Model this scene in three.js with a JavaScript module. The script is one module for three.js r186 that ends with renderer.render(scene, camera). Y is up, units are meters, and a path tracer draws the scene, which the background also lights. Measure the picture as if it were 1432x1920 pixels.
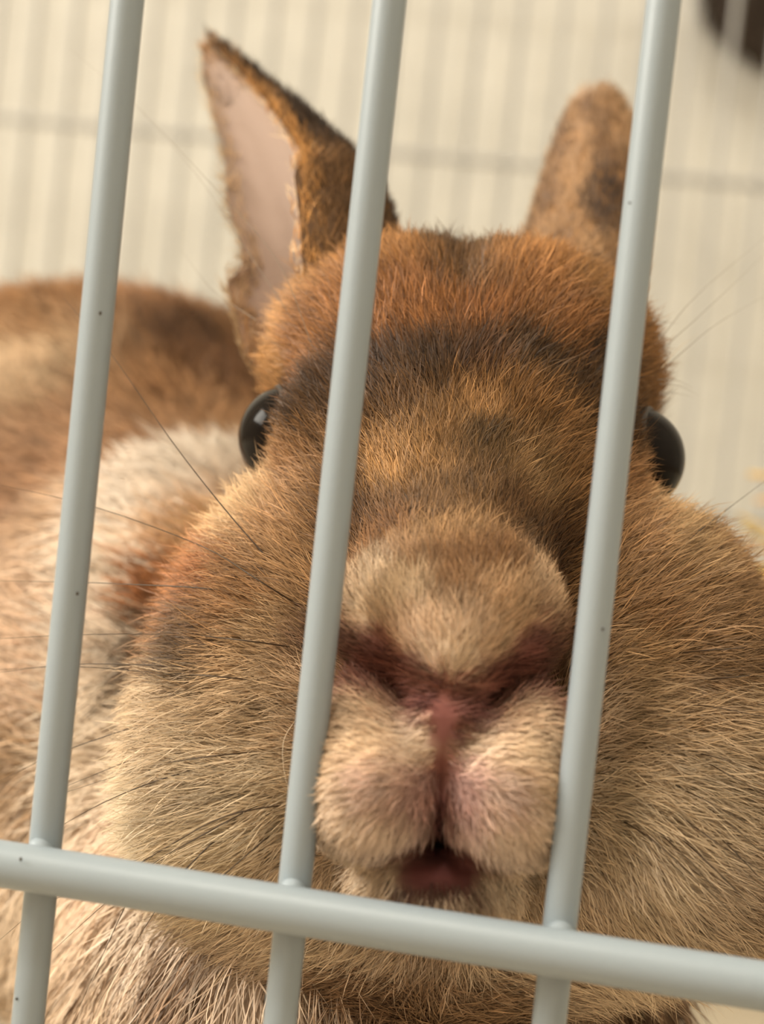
import * as THREE from 'three';
import { MarchingCubes } from 'three/addons/objects/MarchingCubes.js';
import { mergeGeometries } from 'three/addons/utils/BufferGeometryUtils.js';
import { MeshSurfaceSampler } from 'three/addons/math/MeshSurfaceSampler.js';
import { ImprovedNoise } from 'three/addons/math/ImprovedNoise.js';
import { RectAreaLightUniformsLib } from 'three/addons/lights/RectAreaLightUniformsLib.js';

// ---------------------------------------------------------------- camera, lights, exposure
const scene = new THREE.Scene();
scene.background = new THREE.Color(0x000000);
const renderer = new THREE.WebGLRenderer({ antialias: true });
renderer.toneMapping = THREE.LinearToneMapping;
renderer.toneMappingExposure = 1.03;
renderer.shadowMap.enabled = true;

const FOV = 34.5, F = 960 / Math.tan(FOV * Math.PI / 360);
const camera = new THREE.PerspectiveCamera(FOV, 1432 / 1920, 0.02, 20);
camera.rotation.order = 'YXZ';
camera.position.set(0.0, 0.112, 0.177);
camera.rotation.set(-2.0 * Math.PI / 180, 7.2 * Math.PI / 180, 6.4 * Math.PI / 180);
camera.focus = 0.2;
camera.userData.fStop = 16;
camera.updateMatrixWorld(true);
scene.add(camera);

RectAreaLightUniformsLib.init();
const LAMP_COLOR = new THREE.Color(1.0, 0.945, 0.84);

// ---------------------------------------------------------------- helpers
function rng(seed) { let a = seed >>> 0; return () => { a = (a + 0x6D2B79F5) >>> 0; let t = a; t = Math.imul(t ^ (t >>> 15), t | 1); t ^= t + Math.imul(t ^ (t >>> 7), t | 61); return ((t ^ (t >>> 14)) >>> 0) / 4294967296; }; }
const noiseGen = new ImprovedNoise();
const noise = (x, y, z) => noiseGen.noise(x + 31.7, y + 17.3, z + 53.1);
const V = (x, y, z) => new THREE.Vector3(x, y, z);
const clamp = (x, a, b) => Math.min(b, Math.max(a, x));
const smooth = (a, b, x) => { const t = clamp((x - a) / (b - a), 0, 1); return t * t * (3 - 2 * t); };
const lin = (r, g, b) => new THREE.Color().setRGB(r / 255, g / 255, b / 255, THREE.SRGBColorSpace);
function tag(o, label, category, group, kind) { if (label) o.userData.label = label; if (category) o.userData.category = category; if (group) o.userData.group = group; if (kind) o.userData.kind = kind; return o; }
function mesh(name, geo, mat, parent) { const m = new THREE.Mesh(geo, mat); m.name = name; m.castShadow = m.receiveShadow = true; parent.add(m); return m; }
// a photo pixel at a depth (metres along the lens axis) as a point in the world
function unproject(px, py, depth) { return V((px - 716) / F * depth, -(py - 960) / F * depth, -depth).applyMatrix4(camera.matrixWorld); }
// the point of a plane z = const seen through a pixel
function onPlaneZ(px, py, z) { const a = camera.position, d = unproject(px, py, 1).sub(a); return a.clone().addScaledVector(d, (z - a.z) / d.z); }

// speckled value noise texture for plaster, plastic and paint
function grainTexture(size, lo, hi, freq, seed, repeat) {
  const data = new Uint8Array(size * size * 4);
  for (let y = 0; y < size; y++) for (let x = 0; x < size; x++) {
    const n = 0.5 + 0.5 * (0.6 * noise(x / size * freq, y / size * freq, seed) + 0.4 * noise(x / size * freq * 4, y / size * freq * 4, seed + 9));
    const v = Math.round(lo + (hi - lo) * clamp(n, 0, 1)), i = (y * size + x) * 4;
    data[i] = data[i + 1] = data[i + 2] = v; data[i + 3] = 255;
  }
  const t = new THREE.DataTexture(data, size, size); t.wrapS = t.wrapT = THREE.MirroredRepeatWrapping; t.magFilter = THREE.LinearFilter; t.repeat.set(repeat, repeat); t.needsUpdate = true; return t;
}

// ---------------------------------------------------------------- the room
const plaster = grainTexture(256, 225, 255, 14, 1, 3); plaster.colorSpace = THREE.SRGBColorSpace;
const wallMat = new THREE.MeshStandardMaterial({ color: new THREE.Color().setRGB(0.72, 0.69, 0.62), map: plaster, roughness: 0.92 });
const ceilMat = new THREE.MeshStandardMaterial({ color: new THREE.Color().setRGB(0.82, 0.79, 0.73), roughness: 0.95 });
const floorMat = new THREE.MeshStandardMaterial({ color: new THREE.Color().setRGB(0.36, 0.27, 0.18), roughness: 0.6 });
const fit = c => { const m = Math.max(...c); return m > 0.9 ? c.map(v => v * 0.9 / m) : c; }; // keeps the hue of bright hairs
const BACK_Z = -0.84, ROOM = { x0: -1.7, x1: 1.7, z1: 2.3, y1: 2.35, y0: -0.03 };
function slab(name, x0, y0, z0, x1, y1, z1, m) {
  const o = mesh(name, new THREE.BoxGeometry(x1 - x0, y1 - y0, z1 - z0), m, scene); o.position.set((x0 + x1) / 2, (y0 + y1) / 2, (z0 + z1) / 2);
  return o;
}
{
  const WALL_Z = BACK_Z - 0.10, T = 0.1, R = ROOM;
  tag(slab('wall_back', R.x0, R.y0, WALL_Z - T, R.x1, R.y1, WALL_Z, wallMat), 'plain cream wall behind the cage', 'wall', null, 'structure');
  tag(slab('wall_front', R.x0, R.y0, R.z1, R.x1, R.y1, R.z1 + T, wallMat), 'cream wall behind the viewer', 'wall', null, 'structure');
  tag(slab('wall_left', R.x0 - T, R.y0, WALL_Z - T, R.x0, R.y1, R.z1 + T, wallMat), 'cream side wall of the room left of the cage', 'wall', null, 'structure');
  tag(slab('wall_right', R.x1, R.y0, WALL_Z - T, R.x1 + T, R.y1, R.z1 + T, wallMat), 'cream side wall of the room right of the cage', 'wall', null, 'structure');
  tag(slab('floor', R.x0 - T, R.y0 - T, WALL_Z - T, R.x1 + T, R.y0, R.z1 + T, floorMat), 'brown floor of the room', 'floor', null, 'structure');
  tag(slab('ceiling', R.x0 - T, R.y1, WALL_Z - T, R.x1 + T, R.y1 + T, R.z1 + T, ceilMat), 'white ceiling of the room', 'ceiling', null, 'structure');
}

// ---------------------------------------------------------------- lamps (outside the picture)
function globeLamp(x, z, y, radius, intensity, label) {
  const g = new THREE.Group(); g.name = 'ceiling_lamp'; g.position.set(x, ROOM.y1, z); scene.add(g); tag(g, label, 'lamp');
  mesh('ceiling_rose', new THREE.CylinderGeometry(0.06, 0.07, 0.02, 32).translate(0, -0.01, 0), new THREE.MeshStandardMaterial({ color: 0xe8e4dc, roughness: 0.5 }), g);
  mesh('cord', new THREE.CylinderGeometry(0.004, 0.004, ROOM.y1 - y - radius, 8).translate(0, -(ROOM.y1 - y - radius) / 2, 0), new THREE.MeshStandardMaterial({ color: 0x333333, roughness: 0.6 }), g);
  const bulb = mesh('lamp_globe', new THREE.SphereGeometry(radius, 32, 20).translate(0, y - ROOM.y1, 0), new THREE.MeshStandardMaterial({ color: 0xffffff, emissive: LAMP_COLOR, emissiveIntensity: 3 }), g);
  bulb.castShadow = false;
  const p = new THREE.PointLight(LAMP_COLOR, intensity); p.name = 'globe_light'; p.position.set(x, y, z); p.castShadow = true; p.shadow.radius = radius / 0.02; scene.add(p);
}
globeLamp(-0.3, 0.8, 1.95, 0.09, 3.4, 'round glowing globe pendant lamp over the cage front');
{ // broad diffuser panel fixed on the left wall side of the ceiling
  const g = new THREE.Group(); g.name = 'panel_lamp'; g.position.set(-1.62, 1.0, 0.42); g.rotation.y = Math.PI / 2; scene.add(g); tag(g, 'wide white diffuser lamp mounted on the left wall', 'lamp');
  const w = 0.9, h = 0.7;
  mesh('lamp_frame', new THREE.BoxGeometry(w + 0.06, h + 0.06, 0.05).translate(0, 0, -0.03), new THREE.MeshStandardMaterial({ color: 0xdedede, roughness: 0.5 }), g);
  mesh('lamp_diffuser', new THREE.BoxGeometry(w, h, 0.01), new THREE.MeshStandardMaterial({ color: 0xffffff, emissive: LAMP_COLOR, emissiveIntensity: 2 }), g);
  const l = new THREE.RectAreaLight(LAMP_COLOR, 24, w, h); l.name = 'panel_light'; l.position.set(-1.60, 1.0, 0.42); l.lookAt(0, 1.0, 0.42); scene.add(l);
}

// ---------------------------------------------------------------- the cage
const paintBump = grainTexture(256, 90, 165, 40, 4, 6);
const wirePaint = new THREE.MeshPhysicalMaterial({ color: new THREE.Color().setRGB(0.30, 0.35, 0.385), roughness: 0.42, bumpMap: paintBump, bumpScale: 0.00006, clearcoat: 0.15, clearcoatRoughness: 0.35 });
const speckMat = new THREE.MeshStandardMaterial({ color: new THREE.Color().setRGB(0.06, 0.05, 0.035), roughness: 0.8 });
const trayMat = new THREE.MeshStandardMaterial({ color: new THREE.Color().setRGB(0.62, 0.55, 0.42), roughness: 0.7 });

// tray under everything
{
  const g = new THREE.Group(); g.name = 'cage_tray'; g.position.set(-0.05, ROOM.y0, -0.42); scene.add(g); tag(g, 'shallow beige plastic tray under the rabbit', 'tray');
  mesh('tray_base', new THREE.BoxGeometry(1.3, 0.022, 0.90).translate(0, 0.019, 0), trayMat, g);
  mesh('tray_foot', new THREE.BoxGeometry(1.34, 0.008, 0.92).translate(0, 0.004, 0), trayMat, g);
}
const BAR_R = 0.00185, CROSS_R = 0.00255;
function wire(name, a, b, r, mat, parent, base, seg = 20, wobble = 0, seed = 1) {
  const pts = []; const n = 14;
  for (let i = 0; i <= n; i++) { const t = i / n; pts.push(V().lerpVectors(a, b, t).sub(base).add(V(wobble * noise(t * 4, seed, 2), 0, wobble * noise(t * 4, seed, 7)))); }
  return mesh(name, new THREE.TubeGeometry(new THREE.CatmullRomCurve3(pts), 60, r, seg, false), mat, parent);
}
{
  const panel = new THREE.Group(); panel.name = 'cage_front_panel'; panel.position.set(0, 0, 0); scene.add(panel);
  tag(panel, 'pale blue-grey painted wire cage front with thick upright bars and a crossbar', 'cage panel');
  const base = V(0, 0, 0);
  // upright bars: the three seen through the lens, and their neighbours at the same pitch
  const xs = [[240.5, 0, 92, 1500], [729, 0, 545, 1740], [1245.5, 0, 1050, 1740]].map(([a, b, c, d]) => { const p = onPlaneZ(a, b, 0), q = onPlaneZ(c, d, 0); return [p, q]; });
  const at = (pq, y) => V().lerpVectors(pq[0], pq[1], (y - pq[0].y) / (pq[1].y - pq[0].y));
  const top = 0.30;
  const feet = xs.map(pq => [at(pq, 0).setZ(0), at(pq, top).setZ(0)]);
  const pitch = (feet[2][0].x - feet[0][0].x) / 2;
  const all = [];
  for (let k = -3; k <= 5; k++) all.push(k >= 0 && k <= 2 ? feet[k] : [V(feet[k < 0 ? 0 : 2][0].x + pitch * (k < 0 ? k : k - 2), 0, 0), V(feet[k < 0 ? 0 : 2][1].x + pitch * (k < 0 ? k : k - 2), top, 0)]);
  all.forEach(([a, b], i) => wire('bar', a, b, BAR_R, wirePaint, panel, base, 24, 0.0002, i));
  // crossbar welded on the outside of the uprights
  const cz = BAR_R + CROSS_R - 0.0007;
  const l = onPlaneZ(0, 1619, cz), r = onPlaneZ(1432, 1849, cz), dir = r.clone().sub(l);
  wire('crossbar', l.clone().addScaledVector(dir, -0.9), r.clone().addScaledVector(dir, 0.9), CROSS_R, wirePaint, panel, base, 28, 0.0002, 40);
  wire('crossbar', V(all[0][1].x, top - 0.01, cz), V(all[8][1].x, top - 0.01, cz), CROSS_R, wirePaint, panel, base, 28, 0.0002, 41);
  // weld beads where crossbar and uprights meet
  const onCross = x => l.y + (x - l.x) / (r.x - l.x) * (r.y - l.y);
  for (const [a, b] of all) {
    const y = onCross(a.x), x = a.x + (b.x - a.x) * y / top;
    const bead = new THREE.SphereGeometry(1, 16, 10); bead.scale(BAR_R * 1.03, CROSS_R * 1.12, BAR_R * 0.8); bead.translate(x, y + 0.0002, BAR_R * 0.85);
    mesh('weld_bead', bead, wirePaint, panel);
  }
  // dark specks in the paint
  for (const [px, py, z, s] of [[39, 1611, cz + CROSS_R, 3], [635, 1736, cz + CROSS_R * 0.95, 3], [711, 1744, cz + CROSS_R * 0.95, 4], [188, 587, BAR_R, 3], [145, 1113, BAR_R, 3], [534, 1852, BAR_R, 2.6], [31, 1873, BAR_R, 2.4], [1130, 1180, BAR_R, 2.4], [1180, 380, BAR_R * 0.85, 1.8]]) {
    const p = onPlaneZ(px, py, z - 0.00008); const g = new THREE.SphereGeometry(s * 0.000058, 10, 8); g.scale(1, 1.25, 0.5); g.translate(p.x, p.y, p.z); mesh('paint_speck', g, speckMat, panel);
  }
}
{
  const panel = new THREE.Group(); panel.name = 'cage_back_panel'; panel.position.set(0, 0, BACK_Z); scene.add(panel);
  tag(panel, 'thin pale grey wire grid at the back of the cage, behind the rabbit', 'cage panel');
  const base = V(0, 0, BACK_Z), r = 0.0020, back = new THREE.MeshStandardMaterial({ color: new THREE.Color().setRGB(0.36, 0.35, 0.33), roughness: 0.5 });
  const cx = onPlaneZ(716, 300, BACK_Z).x, pitch = 0.0255;
  for (let k = -16; k <= 22; k++) wire('wire', V(cx + k * pitch, 0, BACK_Z), V(cx + k * pitch, 0.5, BACK_Z), r, back, panel, base, 10);
  const h = onPlaneZ(716, 287, BACK_Z).y;
  for (const y of [h, h - 0.2, 0.5]) wire('cross_wire', V(cx - 17 * pitch, y, BACK_Z + 0.003), V(cx + 23 * pitch, y, BACK_Z + 0.003), 0.0026, back, panel, base, 10);
}

// ---------------------------------------------------------------- the rabbit
// Head frame: millimetres, origin at the tip of the nose, z out towards the viewer, y up along the face.
const NOSE = unproject(835, 1300, 0.1745);
const HD = camera.position.distanceTo(NOSE) * 1000;
const HM = (() => {
  const z = camera.position.clone().sub(NOSE).normalize();
  const up = unproject(835 + Math.sin(0.05) * 400, 1300 - Math.cos(0.05) * 400, 0.1745).sub(NOSE);
  const y = up.addScaledVector(z, -up.dot(z)).normalize(), x = V().crossVectors(y, z);
  return new THREE.Matrix4().makeBasis(x, y, z).scale(V(0.001, 0.001, 0.001)).setPosition(NOSE);
})();
const HI = HM.clone().invert();
const eyeH = camera.position.clone().applyMatrix4(HI);
// pixel -> ray in head frame
function rayH(px, py) { return unproject(px, py, 1).applyMatrix4(HI).sub(eyeH).normalize(); }
// pixel at head depth z (mm)
function hp(px, py, z) { const d = rayH(px, py); return eyeH.clone().addScaledVector(d, (z - eyeH.z) / d.z); }
const floorRow = (() => { const e = HM.elements; return [e[1] * 1000, e[5] * 1000, e[9] * 1000, e[13] * 1000]; })(); // world height in mm from head frame
const heightOf = (x, y, z) => (floorRow[0] * x + floorRow[1] * y + floorRow[2] * z) + floorRow[3];

function ell(x, y, z, c, r) {
  const a = (x - c[0]) / r[0], b = (y - c[1]) / r[1], d = (z - c[2]) / r[2];
  const k0 = Math.sqrt(a * a + b * b + d * d), e = a / r[0], f = b / r[1], g = d / r[2], k1 = Math.sqrt(e * e + f * f + g * g);
  return k1 < 1e-9 ? -Math.min(...r) : k0 * (k0 - 1) / k1;
}
function cap(x, y, z, a, b, ra, rb) {
  const bx = b[0] - a[0], by = b[1] - a[1], bz = b[2] - a[2], px = x - a[0], py = y - a[1], pz = z - a[2];
  const t = clamp((px * bx + py * by + pz * bz) / (bx * bx + by * by + bz * bz), 0, 1);
  return Math.hypot(px - t * bx, py - t * by, pz - t * bz) - (ra + (rb - ra) * t);
}
const smin = (a, b, k) => { const h = Math.max(k - Math.abs(a - b), 0) / k; return Math.min(a, b) - h * h * k * 0.25; };
const smax = (a, b, k) => -smin(-a, -b, k);

const EYES = [[-22.9, 33.6, -47], [23.6, 33.0, -47]], EYE_R = 7.2;
function headSDF(x, y, z) {
  const ax = Math.abs(x), cx = Math.abs(x - 2.6);
  let d = ell(ax, y, z, [7, 45, -60], [19.5, 18.5, 24]);
  d = smin(d, ell(x, y, z, [0, 29, -47], [22, 22, 22]), 8);
  d = smin(d, cap(x, y, z, [0, 24, -37], [0, 10, -17], 16, 10.5), 8);
  d = smin(d, ell(cx, y, z, [22, 6, -49], [16, 20, 22]), 13);
  d = smin(d, ell(cx, y, z, [21, -15, -45], [20, 20, 24]), 16);
  d = smin(d, ell(x, y, z, [0, -26, -50], [24, 22, 26]), 10);
  d = smin(d, ell(ax, y, z, [16.4, 33, -41], [7.0, 8.5, 8]), 4);
  d = smin(d, ell(x, y, z, [0, 8.8, -14.5], [12.6, 7.8, 10.5]), 6);
  d = smin(d, ell(x, y, z, [0.5, 4.6, -6.8], [4.6, 5.0, 4.6]), 3);
  let m = ell(x, y, z, [0, -4.0, -7.4], [4.6, 4.6, 5.2]);
  m = smin(m, ell(ax, y, z, [6.3, -10.4, -9.8], [7.0, 8.0, 8.8]), 2.2);
  m = smin(m, ell(ax, y, z, [9.3, -5.4, -12], [5.0, 6.4, 6.8]), 4);
  m = smin(m, ell(ax, y, z, [9.2, -12.6, -12], [5.0, 5.8, 7.4]), 4);
  m = smin(m, ell(ax, y, z, [1.3, -2.6, -2.9], [1.3, 1.0, 1.2]), 0.6);
  d = smin(d, m, 2.4);
  d = smin(d, ell(x, y, z, [0, -22, -19], [10, 6, 11]), 3);
  d = smin(d, ell(x, y, z, [-0.5, -20.4, -10.4], [4.8, 1.9, 3.6]), 0.8);
  // folds: the V of the nose wings, nostrils, the split lip, the mouth line
  d = smax(d, -cap(ax, y, z, [12.5, 6.6, -4.7], [2.8, -0.4, 1.2], 2.9, 2.1), 2.8);
  d = smax(d, -cap(ax, y, z, [4.4, 0.2, -2.0], [2.6, -1.4, -2.0], 0.7, 0.9), 0.8);
  d = smax(d, -cap(x, y, z, [0, -3.0, -0.4], [-0.5, -14.6, 0.6], 0.7, 1.2), 0.9);
  d = smax(d, -cap(ax, y, z, [0, -17.6, -2.0], [4.6, -19.2, -4.5], 1.3, 0.8), 1.2);
  d = smax(d, -cap(ax, y, z, [4.6, -19.2, -4.5], [12, -19.2, -11], 0.8, 0.6), 1.2);
  // eye sockets
  for (const e of EYES) d = smax(d, -(Math.hypot(x - e[0], y - e[1], z - e[2]) - EYE_R - 0.1), 1.5);
  return d;
}
function bodySDF(x, y, z) {
  let d = ell(x, y, z, [-8, -46, -72], [42, 44, 42]);
  d = smin(d, ell(x, y, z, [-44, -14, -125], [46, 56, 54]), 20);
  d = smin(d, ell(x, y, z, [-84, 2, -205], [86, 86, 82]), 25);
  d = smin(d, ell(x, y, z, [-138, -35, -260], [70, 72, 60]), 20);
  for (const s of [-1, 1]) {
    d = smin(d, cap(x, y, z, [-14 + s * 20, -55, -70], [-14 + s * 16, -84, -58], 17, 11), 12);
    d = smin(d, ell(x, y, z, [-14 + s * 16, -88, -52], [10, 8, 16]), 6);
  }
  return Math.max(d, 0.6 - heightOf(x, y, z));
}
const allSDF = (x, y, z) => Math.min(headSDF(x, y, z), bodySDF(x, y, z));
function grad(f, p, e = 0.35) { return V(f(p.x + e, p.y, p.z) - f(p.x - e, p.y, p.z), f(p.x, p.y + e, p.z) - f(p.x, p.y - e, p.z), f(p.x, p.y, p.z + e) - f(p.x, p.y, p.z - e)).normalize(); }
function march(px, py, f = allSDF) {
  const d = rayH(px, py); let t = HD - 30;
  for (let i = 0; i < 300; i++) { const p = eyeH.clone().addScaledVector(d, t), s = f(p.x, p.y, p.z); if (s < 0.05) return p; t += s * 0.7; if (t > 520) return null; }
  return null;
}

// coat colours: markings as spots on the coat, [pixel, colour, mirrored to the other half of the head]
const COAT = [];
function spot(px, py, c, mirror = 0, w = 1) {
  const p = march(px, py); if (!p) return;
  const col = lin(...c); COAT.push([p.x, p.y, p.z, col.r, col.g, col.b, w]);
  if (mirror) COAT.push([-p.x, p.y, p.z, col.r, col.g, col.b, w]);
}
// top of the head
spot(862, 485, [97, 67, 32]); spot(872, 530, [108, 74, 36]); spot(770, 490, [167, 110, 43]); spot(960, 500, [170, 111, 43]); spot(1090, 490, [154, 103, 46]);
spot(770, 560, [156, 97, 36]); spot(1000, 570, [164, 105, 41]); spot(760, 630, [154, 96, 38]); spot(900, 610, [148, 91, 35]); spot(1040, 630, [154, 100, 46]); spot(1120, 570, [154, 105, 47]);
spot(560, 540, [162, 103, 44]); spot(540, 620, [171, 119, 56]); spot(590, 650, [160, 103, 44]);
spot(710, 690, [74, 48, 23]); spot(800, 700, [81, 54, 26]); spot(900, 690, [95, 61, 30]); spot(1010, 690, [83, 58, 30]); spot(1100, 690, [69, 48, 25]); spot(760, 740, [108, 74, 38]);
spot(560, 715, [121, 76, 35]); spot(585, 770, [80, 54, 26], 1); spot(520, 700, [164, 115, 60], 1); spot(1215, 640, [112, 81, 43]); spot(1225, 700, [103, 71, 38]);
spot(900, 760, [171, 121, 60]); spot(820, 800, [156, 111, 56]); spot(1000, 770, [141, 97, 46]); spot(920, 830, [110, 81, 44]); spot(760, 860, [171, 121, 56]); spot(1050, 850, [156, 111, 59]); spot(1000, 880, [154, 115, 66]);
spot(880, 900, [125, 91, 53]); spot(790, 950, [133, 96, 55]); spot(980, 960, [110, 76, 41]); spot(1045, 1000, [101, 68, 36], 1); spot(720, 1000, [138, 93, 48]);
// bridge of the nose
spot(850, 985, [166, 122, 70]); spot(850, 1060, [148, 104, 60]); spot(760, 1060, [156, 114, 70]); spot(940, 1060, [142, 98, 54]); spot(740, 1130, [226, 190, 140], 0, 2.5); spot(700, 1120, [214, 176, 126], 0, 1.5); spot(840, 1180, [208, 168, 124]); spot(840, 1110, [160, 116, 72]);
spot(960, 1140, [200, 154, 100]); spot(1030, 1110, [205, 162, 112]); spot(850, 1225, [226, 196, 156]); spot(760, 1195, [214, 174, 130]); spot(930, 1200, [210, 168, 120]);
// nose and lips
for (const [x, y] of [[770, 1265], [720, 1225], [915, 1270], [980, 1230], [845, 1295]]) spot(x, y, [144, 88, 76], 0, 2.5);
spot(835, 1335, [112, 62, 54], 0, 2.5); spot(800, 1310, [112, 60, 52]); spot(880, 1310, [112, 60, 52]); spot(830, 1380, [110, 60, 54], 0, 2); spot(828, 1430, [120, 68, 62], 0, 1.8); spot(826, 1500, [130, 76, 70], 0, 1.5);
spot(650, 1205, [120, 80, 62], 1); spot(625, 1230, [130, 95, 68], 1);
for (const [x, y, c] of [[620, 1300, [208, 168, 118]], [680, 1330, [205, 165, 120]], [700, 1390, [222, 182, 132]], [780, 1400, [230, 196, 158]], [700, 1480, [196, 156, 130]], [785, 1480, [176, 130, 116]], [690, 1570, [220, 190, 160]], [630, 1450, [206, 166, 116]], [780, 1570, [198, 162, 142]], [640, 1560, [215, 182, 145]]]) spot(x, y, c, 1);
spot(825, 1640, [84, 40, 36], 0, 2.5); spot(790, 1640, [90, 44, 40], 0, 1.6); spot(870, 1640, [90, 44, 40], 0, 1.6); spot(828, 1600, [70, 32, 30], 0, 2);
for (const [x, y, c] of [[700, 1660, [222, 188, 144]], [650, 1720, [228, 196, 152]], [850, 1740, [226, 194, 150]], [560, 1680, [220, 188, 146]]]) spot(x, y, c, 1);
spot(1250, 1690, [220, 190, 150]); spot(1170, 1640, [218, 188, 148]); spot(1330, 1660, [205, 172, 132]);
// cheeks
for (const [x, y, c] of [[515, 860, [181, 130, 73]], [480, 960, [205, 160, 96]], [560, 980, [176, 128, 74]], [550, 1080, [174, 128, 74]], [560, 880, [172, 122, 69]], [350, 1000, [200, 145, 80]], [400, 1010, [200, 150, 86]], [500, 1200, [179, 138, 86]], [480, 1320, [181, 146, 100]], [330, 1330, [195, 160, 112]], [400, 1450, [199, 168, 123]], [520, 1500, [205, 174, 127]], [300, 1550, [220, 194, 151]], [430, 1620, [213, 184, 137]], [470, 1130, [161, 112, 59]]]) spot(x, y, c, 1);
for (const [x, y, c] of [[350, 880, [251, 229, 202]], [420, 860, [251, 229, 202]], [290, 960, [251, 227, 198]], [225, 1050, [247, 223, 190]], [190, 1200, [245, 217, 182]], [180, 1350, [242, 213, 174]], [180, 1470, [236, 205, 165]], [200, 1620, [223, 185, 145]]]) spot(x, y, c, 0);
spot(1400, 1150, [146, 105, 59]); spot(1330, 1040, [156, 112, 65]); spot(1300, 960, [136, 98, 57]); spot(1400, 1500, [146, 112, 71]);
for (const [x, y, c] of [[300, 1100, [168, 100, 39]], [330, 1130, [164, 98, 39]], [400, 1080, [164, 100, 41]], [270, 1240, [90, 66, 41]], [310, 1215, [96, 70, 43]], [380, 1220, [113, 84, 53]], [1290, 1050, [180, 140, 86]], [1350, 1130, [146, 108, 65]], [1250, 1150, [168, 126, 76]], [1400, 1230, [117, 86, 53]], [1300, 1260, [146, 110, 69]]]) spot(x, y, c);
// body
for (const [x, y, c] of [[300, 570, [165, 108, 56]], [370, 640, [104, 66, 34]], [420, 690, [120, 76, 40]], [60, 560, [160, 104, 46]], [60, 620, [168, 116, 62]], [60, 700, [206, 162, 106]], [330, 760, [174, 118, 62]], [130, 800, [168, 118, 72]], [250, 850, [158, 104, 54]], [60, 900, [164, 112, 66]], [80, 1000, [174, 128, 82]], [60, 1150, [190, 144, 98]], [60, 1300, [200, 154, 108]], [50, 1450, [172, 130, 84]], [100, 1650, [204, 168, 124]], [200, 1800, [200, 160, 114]], [120, 1880, [184, 144, 98]], [350, 1850, [164, 122, 82]], [300, 1720, [220, 186, 146]], [450, 1800, [194, 158, 118]], [700, 1860, [154, 112, 72]], [850, 1890, [164, 122, 78]], [1200, 1860, [150, 108, 68]], [1380, 1800, [140, 100, 62]], [1400, 1650, [145, 105, 66]]]) spot(x, y, c.map(v => v + (0.3 * c[0] + 0.6 * c[1] + 0.1 * c[2] - v) * 0.14));
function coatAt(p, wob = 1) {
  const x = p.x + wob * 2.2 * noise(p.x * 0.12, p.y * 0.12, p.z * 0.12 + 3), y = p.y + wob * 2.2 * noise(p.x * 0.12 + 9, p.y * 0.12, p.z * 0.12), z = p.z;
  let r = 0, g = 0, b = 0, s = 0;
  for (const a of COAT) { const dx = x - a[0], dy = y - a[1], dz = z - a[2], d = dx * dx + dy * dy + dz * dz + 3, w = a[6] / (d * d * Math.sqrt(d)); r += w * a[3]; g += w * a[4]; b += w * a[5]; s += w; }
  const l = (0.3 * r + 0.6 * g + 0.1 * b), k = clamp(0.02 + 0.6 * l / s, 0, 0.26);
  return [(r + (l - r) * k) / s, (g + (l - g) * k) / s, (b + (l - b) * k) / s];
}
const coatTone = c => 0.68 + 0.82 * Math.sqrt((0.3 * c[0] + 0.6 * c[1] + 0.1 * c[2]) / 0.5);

const rabbit = new THREE.Group(); rabbit.name = 'rabbit';
const RB = V(-14, -88, -60).applyMatrix4(HM).setY(0); rabbit.position.copy(RB); scene.add(rabbit);
tag(rabbit, 'brown and cream rabbit pressing its pink nose between the cage bars', 'rabbit');
const toLocal = new THREE.Matrix4().makeTranslation(-RB.x, -RB.y, -RB.z).multiply(HM); // head frame -> rabbit group
const toLocalN = new THREE.Matrix3().getNormalMatrix(toLocal);

function cubes(f, c, half, res) {
  const mc = new MarchingCubes(res, new THREE.MeshBasicMaterial(), false, false, 900000);
  mc.isolation = 0;
  for (let k = 0; k < res; k++) for (let j = 0; j < res; j++) for (let i = 0; i < res; i++) {
    const q = (n) => (n - res / 2) / (res / 2);
    mc.field[i + j * res + k * res * res] = -f(c[0] + q(i) * half, c[1] + q(j) * half, c[2] + q(k) * half);
  }
  mc.update();
  const n = mc.count ?? mc.geometry.drawRange.count;
  const pos = new Float32Array(n * 3);
  for (let i = 0; i < n; i++) { pos[3 * i] = c[0] + mc.positionArray[3 * i] * half; pos[3 * i + 1] = c[1] + mc.positionArray[3 * i + 1] * half; pos[3 * i + 2] = c[2] + mc.positionArray[3 * i + 2] * half; }
  const g = new THREE.BufferGeometry(); g.setAttribute('position', new THREE.BufferAttribute(pos, 3));
  const nor = new Float32Array(n * 3), p = V();
  for (let i = 0; i < n; i++) { p.fromArray(pos, 3 * i); grad(f, p).toArray(nor, 3 * i); }
  g.setAttribute('normal', new THREE.BufferAttribute(nor, 3));
  return g;
}
const headGeo = cubes(headSDF, [0, 8, -44], 62, 104);
const bodyGeo = cubes(bodySDF, [-95, -10, -178], 165, 92);

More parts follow.
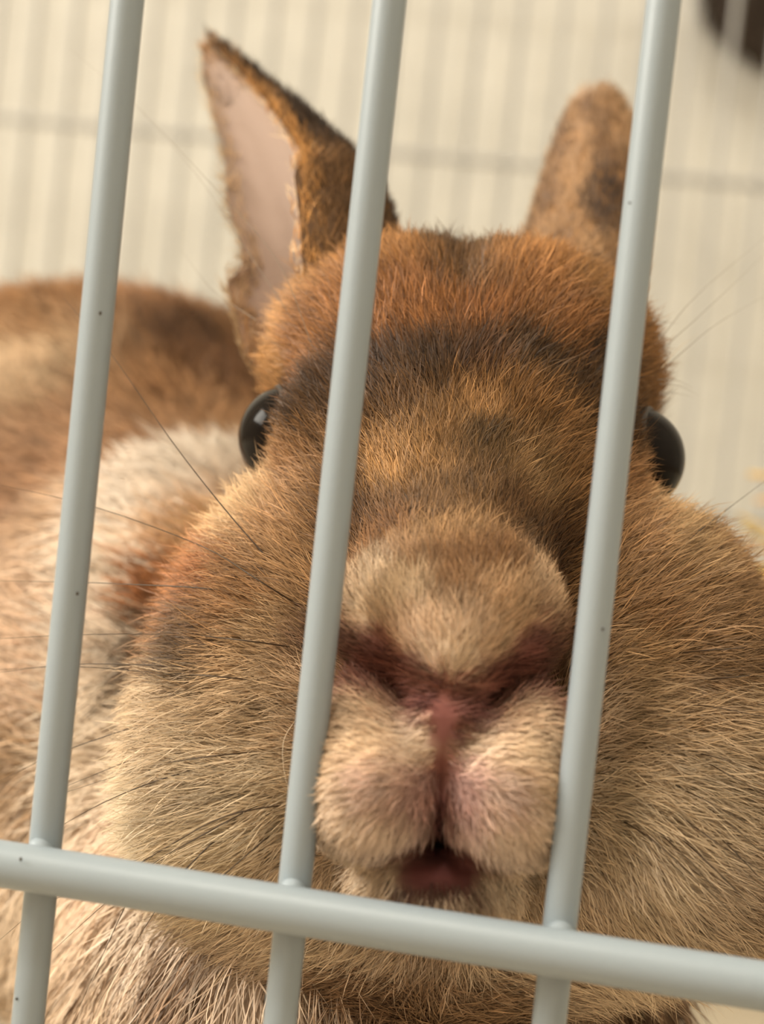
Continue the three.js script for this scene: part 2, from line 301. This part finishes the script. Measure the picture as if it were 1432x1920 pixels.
// ears: a curled leaf-shaped shell along a spine
function earSurface(spine, width, facing, curl, s, t, off) {
  const c = new THREE.CatmullRomCurve3(spine), p = c.getPoint(s), tan = c.getTangent(s).normalize();
  const f = facing(s).clone(); f.addScaledVector(tan, -f.dot(tan)).normalize();
  const side = V().crossVectors(tan, f), w = width(s), k = curl(s);
  const a = k * t, R = w / k;
  const n = f.clone().multiplyScalar(Math.cos(a)).addScaledVector(side, -Math.sin(a)); // inner normal
  return [p.addScaledVector(side, R * Math.sin(a)).addScaledVector(f, R * (1 - Math.cos(a))).addScaledVector(n, off), n];
}
function earGeo(spine, width, facing, curl, thick) {
  const ns = 36, nt = 24, pos = [], nor = [], idx = [];
  for (const layer of [1, -1]) for (let i = 0; i <= ns; i++) for (let j = 0; j <= nt; j++) {
    const t = j / nt * 2 - 1, e = thick * Math.sqrt(Math.max(0, 1 - Math.pow(Math.abs(t), 6))) * (i === ns ? 0.1 : 1);
    const [p, n] = earSurface(spine, width, facing, curl, i / ns, t, layer * e); pos.push(p.x, p.y, p.z); nor.push(n.x * layer, n.y * layer, n.z * layer);
  }
  const L = (ns + 1) * (nt + 1), at = (l, i, j) => l * L + i * (nt + 1) + j;
  for (const l of [0, 1]) for (let i = 0; i < ns; i++) for (let j = 0; j < nt; j++) {
    const a = at(l, i, j), b = at(l, i, j + 1), c = at(l, i + 1, j), d = at(l, i + 1, j + 1);
    if (l === 0) idx.push(a, b, c, b, d, c); else idx.push(a, c, b, b, c, d);
  }
  const g = new THREE.BufferGeometry(); g.setAttribute('position', new THREE.Float32BufferAttribute(pos, 3)); g.setAttribute('normal', new THREE.Float32BufferAttribute(nor, 3)); g.setIndex(idx);
  return g.toNonIndexed();
}
const table = (xs, ys) => s => { let i = 0; while (i < xs.length - 2 && s > xs[i + 1]) i++; const t = clamp((s - xs[i]) / (xs[i + 1] - xs[i]), 0, 1); return ys[i] + (ys[i + 1] - ys[i]) * t * t * (3 - 2 * t) * 0.5 + (ys[i + 1] - ys[i]) * t * 0.5; };
const EAR = [
  { spine: [hp(735, 860, -62), hp(735, 650, -70), hp(690, 450, -80), hp(590, 322, -86), hp(490, 205, -93), hp(388, 84, -100)], width: table([0, 0.2, 0.36, 0.56, 0.8, 0.945, 1], [15, 28, 29, 20, 9.5, 4.5, 1]), facing: s => V(-0.86 + 0.06 * s, 0.1, 0.5), curl: s => 2.4 - 0.8 * s },
  { spine: [hp(1045, 560, -66), hp(1066, 450, -80), hp(1090, 340, -94), hp(1106, 245, -106), hp(1114, 178, -114)], width: s => 1.0 + 12.4 * Math.pow(Math.sin(Math.PI * (0.42 + 0.56 * s)), 0.5), facing: () => V(0.30, -0.1, -0.9), curl: s => 1.25 - 0.2 * s },
];
for (const e of EAR) e.geo = earGeo(e.spine, e.width, e.facing, e.curl, 1.1);

// markings of the ears: inner side pale pink, rims ochre, backs brown with dark patches, one a painted shadow
function earColor(e, k, s, t, inner) {
  const mixc = (a, b, u) => a.map((v, i) => v + (b[i] - v) * u);
  if (inner) return mixc(mixc([182, 160, 146], [200, 172, 136], smooth(0.6, 0.95, Math.abs(t))), [190, 150, 110], smooth(0.9, 1, s));
  const n = noise(s * 5, t * 3, k * 7);
  if (k === 0) return mixc(t < -0.5 ? [214, 190, 154] : mixc([66, 48, 34], [122, 88, 54], clamp(0.45 + 1.4 * n - 1.6 * (s - 0.4), 0, 1)), [186, 132, 72], smooth(0.84, 0.97, t));
  return mixc(mixc(mixc([160, 124, 88], [108, 79, 54], clamp(0.2 + 1.3 * n + 0.5 * t, 0, 1)), [168, 138, 106], smooth(0.5, 1, Math.abs(t))), [70, 50, 34], smooth(0.22, 0.08, Math.hypot(s - 0.40, (t + 0.38) * 0.6)));  // dark spot low on the back is the shaded ear opening, painted in
}
// skin under the coat: one continuous mesh with the colour of the coat
{
  const parts = [headGeo, bodyGeo];
  for (const g of parts) {
    const n = g.attributes.position.count, col = new Float32Array(n * 3), p = V();
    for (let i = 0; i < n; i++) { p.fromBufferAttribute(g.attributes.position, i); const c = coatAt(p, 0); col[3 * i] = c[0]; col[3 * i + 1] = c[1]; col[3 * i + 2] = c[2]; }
    g.setAttribute('color', new THREE.BufferAttribute(col, 3));
  }
  EAR.forEach((e, k) => {
    const g = e.geo, n = g.attributes.position.count, half = n / 2, col = new Float32Array(n * 3), c1 = lin(...(earColor(e, k, 0.4, 0, true))), c2 = lin(...(k ? [150, 108, 66] : [92, 66, 42]));
    for (let i = 0; i < n; i++) (i < half ? c1 : c2).toArray(col, 3 * i);
    g.setAttribute('color', new THREE.BufferAttribute(col, 3)); parts.push(g);
  });
  const skin = mergeGeometries(parts.map(g => g.clone().applyMatrix4(toLocal)));
  const body = mesh('body', skin, new THREE.MeshPhysicalMaterial({ color: 0xffffff, vertexColors: true, roughness: 0.8, specularIntensity: 0.5 }), rabbit);
  body.userData.label = 'rabbit body with head and ears';
}

// eyes
const eyeMat = new THREE.MeshPhysicalMaterial({ color: new THREE.Color().setRGB(0.012, 0.009, 0.007), roughness: 0.12, ior: 1.3, specularIntensity: 0.35 });
const lidMat = new THREE.MeshStandardMaterial({ color: new THREE.Color().setRGB(0.03, 0.022, 0.016), roughness: 0.5 });
for (const e of EYES) {
  const eye = mesh('eye', new THREE.SphereGeometry(EYE_R, 48, 32).translate(...e).applyMatrix4(toLocal), eyeMat, rabbit); eye.userData.label = 'glossy black eye';
  const s = Math.sign(e[0]), rim = new THREE.TorusGeometry(EYE_R * 0.90, 0.45, 12, 48);
  rim.lookAt(V(s, 0.08, 0.32)); rim.translate(e[0] + s * EYE_R * 0.36, e[1] + 0.2, e[2] + EYE_R * 0.12); rim.applyMatrix4(toLocal);
  mesh('eyelid', rim, lidMat, eye);
}
// ---------------------------------------------------------------- the coat: tufts of tapering hairs
const NOSE_V = (x, y, z) => Math.min(cap(Math.abs(x), y, z, [12.5, 6.4, -5.6], [2.8, -0.4, 0.6], 2.3, 2.2), cap(x, y, z, [0, -1.5, 0.2], [-0.3, -6, -1], 1.6, 0.6));
const hairMat = new THREE.MeshPhysicalMaterial({ color: 0xffffff, vertexColors: true, roughness: 0.5, specularIntensity: 0.6 });
// grows one mesh of tapering flat hairs; each tuft {p, n, dir, len, col} is given in the head frame (mm)
function plant(name, tufts, [hairs, width, spread, lift, fan, bend], label, seed, parent = rabbit, toParent = toLocal) {
  const R = rng(seed), N = tufts.length * hairs, pos = new Float32Array(N * 21), nor = new Float32Array(N * 21), col = new Float32Array(N * 21), idx = new Uint32Array(N * 15);
  const u = V(), v = V(), d = V(), nn = V(), p = V(), q = V(), x = V(), z = V();
  let o = 0, k = 0;
  const TS = [0, 0.36, 0.72, 1], WS = [0.85, 1, 0.7];
  for (const t of tufts) {
    z.copy(t.dir).addScaledVector(t.n, -t.dir.dot(t.n)).normalize(); x.crossVectors(t.n, z);
    const tipx = (R() - 0.5) * 0.2, vary = clamp(1.15 - 1.3 * (t.col[0] + t.col[1] + t.col[2]) / 3, 0.25, 1);
    for (let h = 0; h < hairs; h++) {
      const a = R() * 6.283, rr = spread * Math.sqrt(R()), x0 = rr * Math.cos(a), z0 = rr * Math.sin(a) - 0.15, len = 0.6 + 0.55 * R();
      const l0 = lift * (0.55 + 0.9 * R()), yaw = fan * (R() - 0.5) * 2, bd = bend * (0.3 + 1.4 * R()), sway = (R() - 0.5) * 0.3 + tipx - x0 * 0.5;
      const kk = R(), tint = 1 + vary * ((kk < 0.15 ? 0.40 + 0.25 * R() : kk > 0.86 ? 1.3 + 0.35 * R() : 0.8 + 0.4 * R()) - 1);
      const tn = Math.min(tint, 0.93 / Math.max(t.col[0], t.col[1], t.col[2])), roll = (R() - 0.5) * 2.4, wd = width * 0.5 * (0.7 + 0.6 * R()) / t.len, sl = Math.sin(l0), cl = Math.cos(l0), sy = Math.sin(yaw), cy = Math.cos(yaw), b = o / 3;
      for (let i = 0; i < 4; i++) {
        const s = TS[i] * len;
        const lx = x0 + s * sy + sway * s * s, ly = -0.05 + s * sl - bd * s * s, lz = z0 + s * cl * cy;
        const dx = sy + 2 * sway * s, dy = sl - 2 * bd * s, dz = cl * cy;
        p.copy(t.p).addScaledVector(x, lx * t.len).addScaledVector(t.n, ly * t.len).addScaledVector(z, lz * t.len);
        d.set(0, 0, 0).addScaledVector(x, dx).addScaledVector(t.n, dy).addScaledVector(z, dz).normalize();
        nn.copy(t.n).addScaledVector(d, -t.n.dot(d)).normalize();
        u.crossVectors(d, nn); v.copy(u).multiplyScalar(Math.cos(roll)).addScaledVector(nn, Math.sin(roll));
        nn.addScaledVector(u, 0.5 * Math.sin(roll)).transformDirection(toParent);
        const w = i < 3 ? WS[i] * wd * t.len : 0;
        for (let sgn = -1; sgn <= (i < 3 ? 1 : -1); sgn += 2) {
          q.copy(p).addScaledVector(v, sgn * w).applyMatrix4(toParent); if (parent === rabbit && q.y < 0.0008) q.y = 0.0008;
          pos[o] = q.x; pos[o + 1] = q.y; pos[o + 2] = q.z; nor[o] = nn.x; nor[o + 1] = nn.y; nor[o + 2] = nn.z;
          col[o] = t.col[0] * tn; col[o + 1] = t.col[1] * tn; col[o + 2] = t.col[2] * tn; o += 3;
        }
      }
      for (const j of [0, 1, 2, 1, 3, 2, 2, 3, 4, 3, 5, 4, 4, 5, 6]) idx[k++] = b + j;
    }
  }
  const g = new THREE.BufferGeometry(); g.setAttribute('position', new THREE.BufferAttribute(pos, 3)); g.setAttribute('normal', new THREE.BufferAttribute(nor, 3)); g.setAttribute('color', new THREE.BufferAttribute(col, 3)); g.setIndex(new THREE.BufferAttribute(idx, 1));
  const m = mesh(name, g, hairMat, parent); m.userData.kind = 'stuff'; if (label) m.userData.label = label;
  FUR_TRIS += N * 5; return m;
}
let FUR_TRIS = 0;
function samples(geo, count, seed, take) {
  const s = new MeshSurfaceSampler(new THREE.Mesh(geo)).setRandomGenerator(rng(seed)).build(), p = V(), out = [];
  for (let i = 0; i < count; i++) { s.sample(p); const t = take(p.clone()); if (t) out.push(t); }
  return out;
}
const R1 = rng(77);
const facesUs = (p, n, lim) => n.dot(eyeH.clone().sub(p).normalize()) > lim;
function tuftTone(p, c, amp) { // tone differs from tuft to tuft
  const k = coatTone(c) * (1 + amp * (R1() - 0.5) * 2) * (1 + 0.34 * noise(p.x * 0.45, p.y * 0.45, p.z * 0.45) + 0.25 * noise(p.x * 0.2, p.y * 0.2, p.z * 0.2 + 7));
  return fit(c.map(v => v * k));
}
const groups = {};
const put = (g, t) => { (groups[g] ??= []).push(t); };
samples(headGeo, 80000, 5, p => {
  const n = grad(headSDF, p);
  if (!facesUs(p, n, -0.3)) return;
  if (bodySDF(p.x, p.y, p.z) < -4) return;
  const ax = Math.abs(p.x), s = Math.sign(p.x) || 1;
  for (const e of EYES) if (Math.hypot(p.x - e[0], p.y - e[1], p.z - e[2]) < EYE_R + 0.6) return;
  const nv = NOSE_V(p.x, p.y, p.z);
  if (nv < 0.4 && ax < 5) return;
  if (p.y < -15.0 && p.y > -21.5 && ax < 5.0 && p.z < -4 && p.z > -12) return; // the bare lip
  if (ax < 0.8 && p.y < 0 && p.z > -6) return; // the split of the lip
  const muzzle = smooth(-24, -17, p.z) * smooth(3, -2, p.y), bridge = smooth(-30, -20, p.z) * smooth(-1, 4, p.y), chin = smooth(-18, -21, p.y) * smooth(-30, -22, p.z);
  let len = 6.4 + 3.2 * smooth(14, 34, ax) + 1.5 * smooth(20, -20, p.y) * smooth(8, 24, ax);
  len = len + (2.8 - len) * Math.max(muzzle, bridge * 0.9, chin * 0.7);
  for (const e of EYES) len *= 0.28 + 0.72 * smooth(EYE_R, EYE_R + 9, Math.hypot(p.x - e[0], p.y - e[1], p.z - e[2]));
  len *= 0.22 + 0.78 * smooth(0.3, 3.4, nv);
  // growth: up and back over the brow, out and back over the cheeks, out and down on the lips
  const q = smooth(6, 26, ax), lower = smooth(24, -4, p.y);
  const d = V(p.x * 0.045, 1, -0.6).multiplyScalar(1 - q * (0.45 + 0.55 * lower)).add(V(s * 1.1, 0.25 - 0.75 * lower, -0.9).multiplyScalar(q * (0.45 + 0.55 * lower)));
  d.lerp(V(s * (0.9 - 0.3 * smooth(-12, -18, p.y)), -0.35 - 0.9 * smooth(-9, -17, p.y), -0.5), muzzle);
  d.lerp(V(p.x * 0.05, -1, -0.5), chin);
  const w = 0.55; d.add(V(w * noise(p.x * 0.16, p.y * 0.16, p.z * 0.16), w * noise(p.x * 0.16 + 5, p.y * 0.16, p.z * 0.16), 0)).add(V((R1() - 0.5) * 0.35, (R1() - 0.5) * 0.35, (R1() - 0.5) * 0.35));
  const c = coatAt(p);
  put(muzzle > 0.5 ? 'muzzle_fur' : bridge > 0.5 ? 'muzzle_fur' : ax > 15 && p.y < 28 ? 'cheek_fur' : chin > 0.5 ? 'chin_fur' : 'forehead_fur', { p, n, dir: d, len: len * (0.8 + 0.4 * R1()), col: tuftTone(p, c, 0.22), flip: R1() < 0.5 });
});
samples(bodyGeo, 44000, 6, p => {
  const n = grad(bodySDF, p);
  if (!facesUs(p, n, -0.15) || heightOf(p.x, p.y, p.z) < 9) return;
  if (headSDF(p.x, p.y, p.z) < -3) return;
  const front = smooth(-110, -70, p.z) * smooth(-5, -30, p.y);
  const d = V(-0.7, -0.25, -0.8).lerp(V((p.x + 10) * 0.012, -1, 0.1), front);
  const w = 0.9; d.add(V(w * noise(p.x * 0.06, p.y * 0.06, p.z * 0.06), w * noise(p.x * 0.06 + 5, p.y * 0.06, p.z * 0.06), 0)).add(V((R1() - 0.5) * 0.4, (R1() - 0.5) * 0.4, (R1() - 0.5) * 0.4));
  put(front > 0.5 ? 'chest_fur' : 'back_fur', { p, n, dir: d, len: (11 + 3 * front) * (0.75 + 0.5 * R1()), col: tuftTone(p, coatAt(p), 0.25), flip: R1() < 0.5 });
});
EAR.forEach((e, k) => {
  const R = rng(90 + k);
  for (let i = 0; i < 9000; i++) {
    const s = R(), t = R() * 2 - 1, inner = R() < 0.45, thick = 1.1 * Math.sqrt(Math.max(0, 1 - Math.pow(Math.abs(t), 6)));
    if (R() > 0.1 + e.width(s) / 30) continue;
    const [p, n] = earSurface(e.spine, e.width, e.facing, e.curl, s, t, (inner ? 1 : -1) * thick), [p2] = earSurface(e.spine, e.width, e.facing, e.curl, Math.min(1, s + 0.03), t, (inner ? 1 : -1) * thick);
    const nn = inner ? n : n.clone().negate(), d = p2.sub(p).normalize().add(V((R() - 0.5) * 0.5, (R() - 0.5) * 0.5, (R() - 0.5) * 0.5));
    if (s > 0.97) d.copy(e.spine[4]).sub(e.spine[3]).normalize();
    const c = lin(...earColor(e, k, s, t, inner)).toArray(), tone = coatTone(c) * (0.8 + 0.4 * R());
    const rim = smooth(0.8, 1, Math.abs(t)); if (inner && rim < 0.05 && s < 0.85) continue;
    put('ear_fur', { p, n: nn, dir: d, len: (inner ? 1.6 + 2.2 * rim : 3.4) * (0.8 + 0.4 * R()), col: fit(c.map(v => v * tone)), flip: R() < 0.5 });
  }
});
// hairs a tuft, hair width (mm), root spread, lift, fan, bend
const TUFT = { forehead_fur: [6, 0.125, 0.30, 0.55, 0.20, 0.22], cheek_fur: [6, 0.13, 0.28, 0.50, 0.22, 0.20], muzzle_fur: [7, 0.09, 0.42, 0.46, 0.28, 0.20], chin_fur: [6, 0.11, 0.35, 0.55, 0.3, 0.2], back_fur: [6, 0.24, 0.34, 0.50, 0.3, 0.25], chest_fur: [6, 0.2, 0.30, 0.45, 0.3, 0.22], ear_fur: [5, 0.13, 0.45, 0.45, 0.4, 0.2] };
const LABEL = { forehead_fur: 'orange-brown ticked fur with dark bands', cheek_fur: 'long tan and brown cheek fur', muzzle_fur: 'short cream fur on nose and lips', chin_fur: 'pale cream chin fur', back_fur: 'brown body fur', chest_fur: 'long tawny chest fur', ear_fur: 'short fur of the ears' };
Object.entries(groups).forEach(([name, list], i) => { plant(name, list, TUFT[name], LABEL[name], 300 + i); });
// ---------------------------------------------------------------- whiskers
{
  const dark = new THREE.MeshStandardMaterial({ color: new THREE.Color().setRGB(0.07, 0.042, 0.022), roughness: 0.45 });
  const pale = new THREE.MeshStandardMaterial({ color: new THREE.Color().setRGB(0.75, 0.60, 0.42), roughness: 0.45 });
  const grey = new THREE.MeshStandardMaterial({ color: new THREE.Color().setRGB(0.24, 0.19, 0.14), roughness: 0.45 });
  function whisker(pts, r, mat, clear = 5.5) {
    const n = pts.length, out = []; let rootZ = null;
    pts.forEach(([x, y], i) => {
      const t = i / (n - 1), hit = march(x, y), surf = hit ? hit.z : -1e9;
      if (rootZ === null) { rootZ = hit ? hit.z : -45; out.push(hp(x, y, rootZ - 0.5)); return; }
      out.push(hp(x, y, Math.max(rootZ - 14 * t, Math.min(surf + clear + 5 * t, rootZ + 8))));
    });
    const c = new THREE.CatmullRomCurve3(out), seg = 26, g = new THREE.TubeGeometry(c, seg, 1, 5, false), P = g.attributes.position, q = V(), ctr = V();
    for (let i = 0; i <= seg; i++) { c.getPointAt(i / seg, ctr); const k = r * (1 - 0.82 * i / seg); for (let j = 0; j <= 5; j++) { const id = i * 6 + j; q.fromBufferAttribute(P, id).sub(ctr).multiplyScalar(k).add(ctr); P.setXYZ(id, q.x, q.y, q.z); } }
    mesh('whisker', g.applyMatrix4(toLocal), mat, rabbit);
  }
  const D = [
    [[545, 1095], [430, 965], [330, 838], [205, 660], [120, 560]],
    [[575, 1145], [480, 1085], [380, 1025], [175, 950], [-20, 905]],
    [[490, 1116], [380, 1103], [250, 1096], [150, 1092], [-10, 1089]],
    [[560, 1215], [450, 1200], [330, 1190], [150, 1190], [-10, 1198]],
    [[520, 1280], [400, 1268], [300, 1262], [140, 1250], [-10, 1256]],
    [[440, 1256], [300, 1248], [130, 1246], [-10, 1262]],
    [[500, 1408], [380, 1420], [250, 1446], [110, 1490]],
    [[430, 1425], [300, 1462], [180, 1512], [60, 1580]],
    [[560, 1505], [430, 1528], [310, 1590], [190, 1660], [92, 1690], [-10, 1770]],
    [[500, 1500], [390, 1560], [280, 1625], [190, 1700], [80, 1800]],
    [[360, 1512], [275, 1620], [225, 1720], [130, 1930]],
    [[450, 1530], [350, 1628], [290, 1710], [185, 1880]],
    [[530, 1545], [420, 1640], [330, 1720]],
    [[330, 1340], [230, 1370], [90, 1420], [-10, 1470]],
    [[420, 1370], [260, 1420], [110, 1480]],
    [[250, 1420], [130, 1480], [-10, 1560]],
    [[240, 1500], [120, 1560], [-10, 1610]],
    [[1240, 1060], [1300, 1005], [1350, 965], [1440, 897]],
    [[1160, 1535], [1230, 1580], [1330, 1672], [1400, 1740]],
    [[1230, 1555], [1300, 1622], [1370, 1700]],
    [[1265, 1560], [1340, 1630], [1440, 1735]],
    [[1255, 1515], [1350, 1585], [1440, 1640]],
    [[1320, 1510], [1380, 1555], [1440, 1612]],
    [[1310, 1420], [1370, 1455], [1440, 1492]],
    [[1290, 1408], [1360, 1425], [1440, 1456]],
    [[1260, 1226], [1340, 1218], [1440, 1214]],
    [[1310, 1276], [1370, 1270], [1440, 1263]],
    [[1280, 1318], [1350, 1328], [1440, 1346]],
    [[1330, 1550], [1390, 1610], [1440, 1665]],
    [[1260, 1470], [1340, 1510], [1440, 1568]],
  ];
  for (const w of D) whisker(w, 0.11, dark);
  for (const w of [[[600, 690], [520, 490], [400, 350], [262, 205], [130, 90]], [[575, 640], [470, 480], [370, 330], [262, 205]], [[480, 600], [400, 545], [340, 470]], [[250, 640], [140, 590], [-10, 500]], [[1235, 640], [1300, 560], [1440, 440]], [[1235, 660], [1330, 575], [1440, 470]], [[1245, 690], [1340, 610], [1440, 552]], [[485, 890], [430, 888], [370, 878]], [[490, 900], [440, 905], [390, 890]], [[1236, 735], [1270, 738], [1300, 745]], [[1236, 720], [1275, 724], [1310, 742]], [[1232, 712], [1265, 712], [1300, 728]], [[475, 690], [450, 670], [425, 672]], [[500, 670], [465, 655], [440, 664]], [[480, 760], [440, 748], [400, 752]], [[1110, 1620], [1180, 1690], [1250, 1765]], [[1100, 1690], [1150, 1730], [1190, 1780]]]) whisker(w, 0.05, grey, 3);
  for (const w of [[[316, 1190], [308, 1120], [318, 1045]], [[345, 1098], [355, 1070], [385, 1050]], [[560, 1340], [530, 1400], [540, 1480], [575, 1560]], [[250, 1620], [210, 1720], [170, 1800]], [[320, 1760], [260, 1830], [190, 1900]], [[420, 1800], [390, 1860], [330, 1920]], [[1240, 690], [1275, 650], [1310, 625]]]) whisker(w, 0.06, pale, 4);
}

// ---------------------------------------------------------------- hay at the rabbit's side, unidentified dark shape modelled as a throw on the wall
{
  const top = unproject(1600, 890, 0.44), base = V(top.x, 0.0004, top.z), R = rng(15), H = top.y, geos = [];
  for (let i = 0; i < 900; i++) {
    const a = R() * 6.283, rr = Math.sqrt(R()), y = H * Math.pow(1 - rr, 0.8) * (0.25 + 0.75 * R()) + 0.004, rad = 0.066 * rr;
    const len = 0.025 + 0.035 * R(), g = new THREE.CylinderGeometry(0.0005 + 0.0006 * R(), 0.0007, len, 5, 1);
    g.rotateZ(Math.PI / 2 + (R() - 0.5) * 0.9); g.rotateY(R() * 6.283); g.translate(rad * Math.cos(a), Math.max(y, 0.02), rad * Math.sin(a));
    const c = lin(205 + 30 * R(), 160 + 35 * R(), 80 + 30 * R()), n = g.attributes.position.count, col = new Float32Array(n * 3); for (let k = 0; k < n; k++) c.toArray(col, 3 * k);
    g.setAttribute('color', new THREE.BufferAttribute(col, 3)); geos.push(g);
  }
  const core = new THREE.ConeGeometry(0.06, H * 0.92, 20, 4); core.translate(0, H * 0.46, 0);
  { const n = core.attributes.position.count, col = new Float32Array(n * 3), c = lin(196, 156, 90); for (let k = 0; k < n; k++) c.toArray(col, 3 * k); core.setAttribute('color', new THREE.BufferAttribute(col, 3)); }
  const hay = mesh('hay_pile', mergeGeometries([...geos, core]), new THREE.MeshStandardMaterial({ color: 0xffffff, vertexColors: true, roughness: 0.7 }), scene); hay.position.copy(base);
  tag(hay, 'heap of golden hay beside the rabbit', 'hay', null, 'stuff');
}
{
  const wallZ = BACK_Z - 0.10, c = onPlaneZ(1500, -42, wallZ + 0.03), g = new THREE.Group(); g.name = 'dark_shaggy_shape'; g.position.set(c.x, c.y, wallZ); scene.add(g);  // dark furry shape of unknown identity, modelled as a hanging throw
  tag(g, 'unidentified dark brown shaggy shape modelled as a throw on the cream wall behind the cage', 'throw');
  const geo = new THREE.SphereGeometry(1, 48, 32), P = geo.attributes.position, v = V();
  for (let i = 0; i < P.count; i++) {
    v.fromBufferAttribute(P, i); const up = Math.max(0, v.y);
    const w = 0.060 * (1 - 0.55 * up) * (1 + 0.08 * Math.sin(6 * v.x)), d = 0.028 * (1 + 0.2 * Math.sin(9 * v.x + 1));
    P.setXYZ(i, v.x * w + 0.03 * up, v.y * (v.y > 0 ? 0.16 : 0.060), 0.029 + v.z * d * 0.98);
  }
  geo.computeVertexNormals();
  const cloth = mesh('shape_core', geo, new THREE.MeshStandardMaterial({ color: new THREE.Color().setRGB(0.035, 0.022, 0.014), roughness: 0.95 }), g);
  mesh('wall_hook', new THREE.TorusGeometry(0.012, 0.003, 10, 24).translate(0.03, 0.165, 0.014), new THREE.MeshStandardMaterial({ color: 0x999999, metalness: 0.9, roughness: 0.3 }), g);
  const R = rng(8), list = [], mm = new THREE.Matrix4().makeScale(0.001, 0.001, 0.001);
  const sam = new MeshSurfaceSampler(cloth).setRandomGenerator(R).build(), p = V(), n = V();
  for (let i = 0; i < 2500; i++) { sam.sample(p, n); if (n.z < -0.5) continue; const k = 0.8 + 0.5 * R(); list.push({ p: p.clone().multiplyScalar(1000), n: n.clone(), dir: V((R() - 0.5) * 0.5, -1, 0), len: 12 + 6 * R(), col: [0.055 * k, 0.036 * k, 0.022 * k] }); }
  plant('shaggy_pile', list, [4, 0.5, 0.4, 0.6, 0.4, 0.2], 'dark brown pile', 991, g, mm);
}
renderer.render(scene, camera);
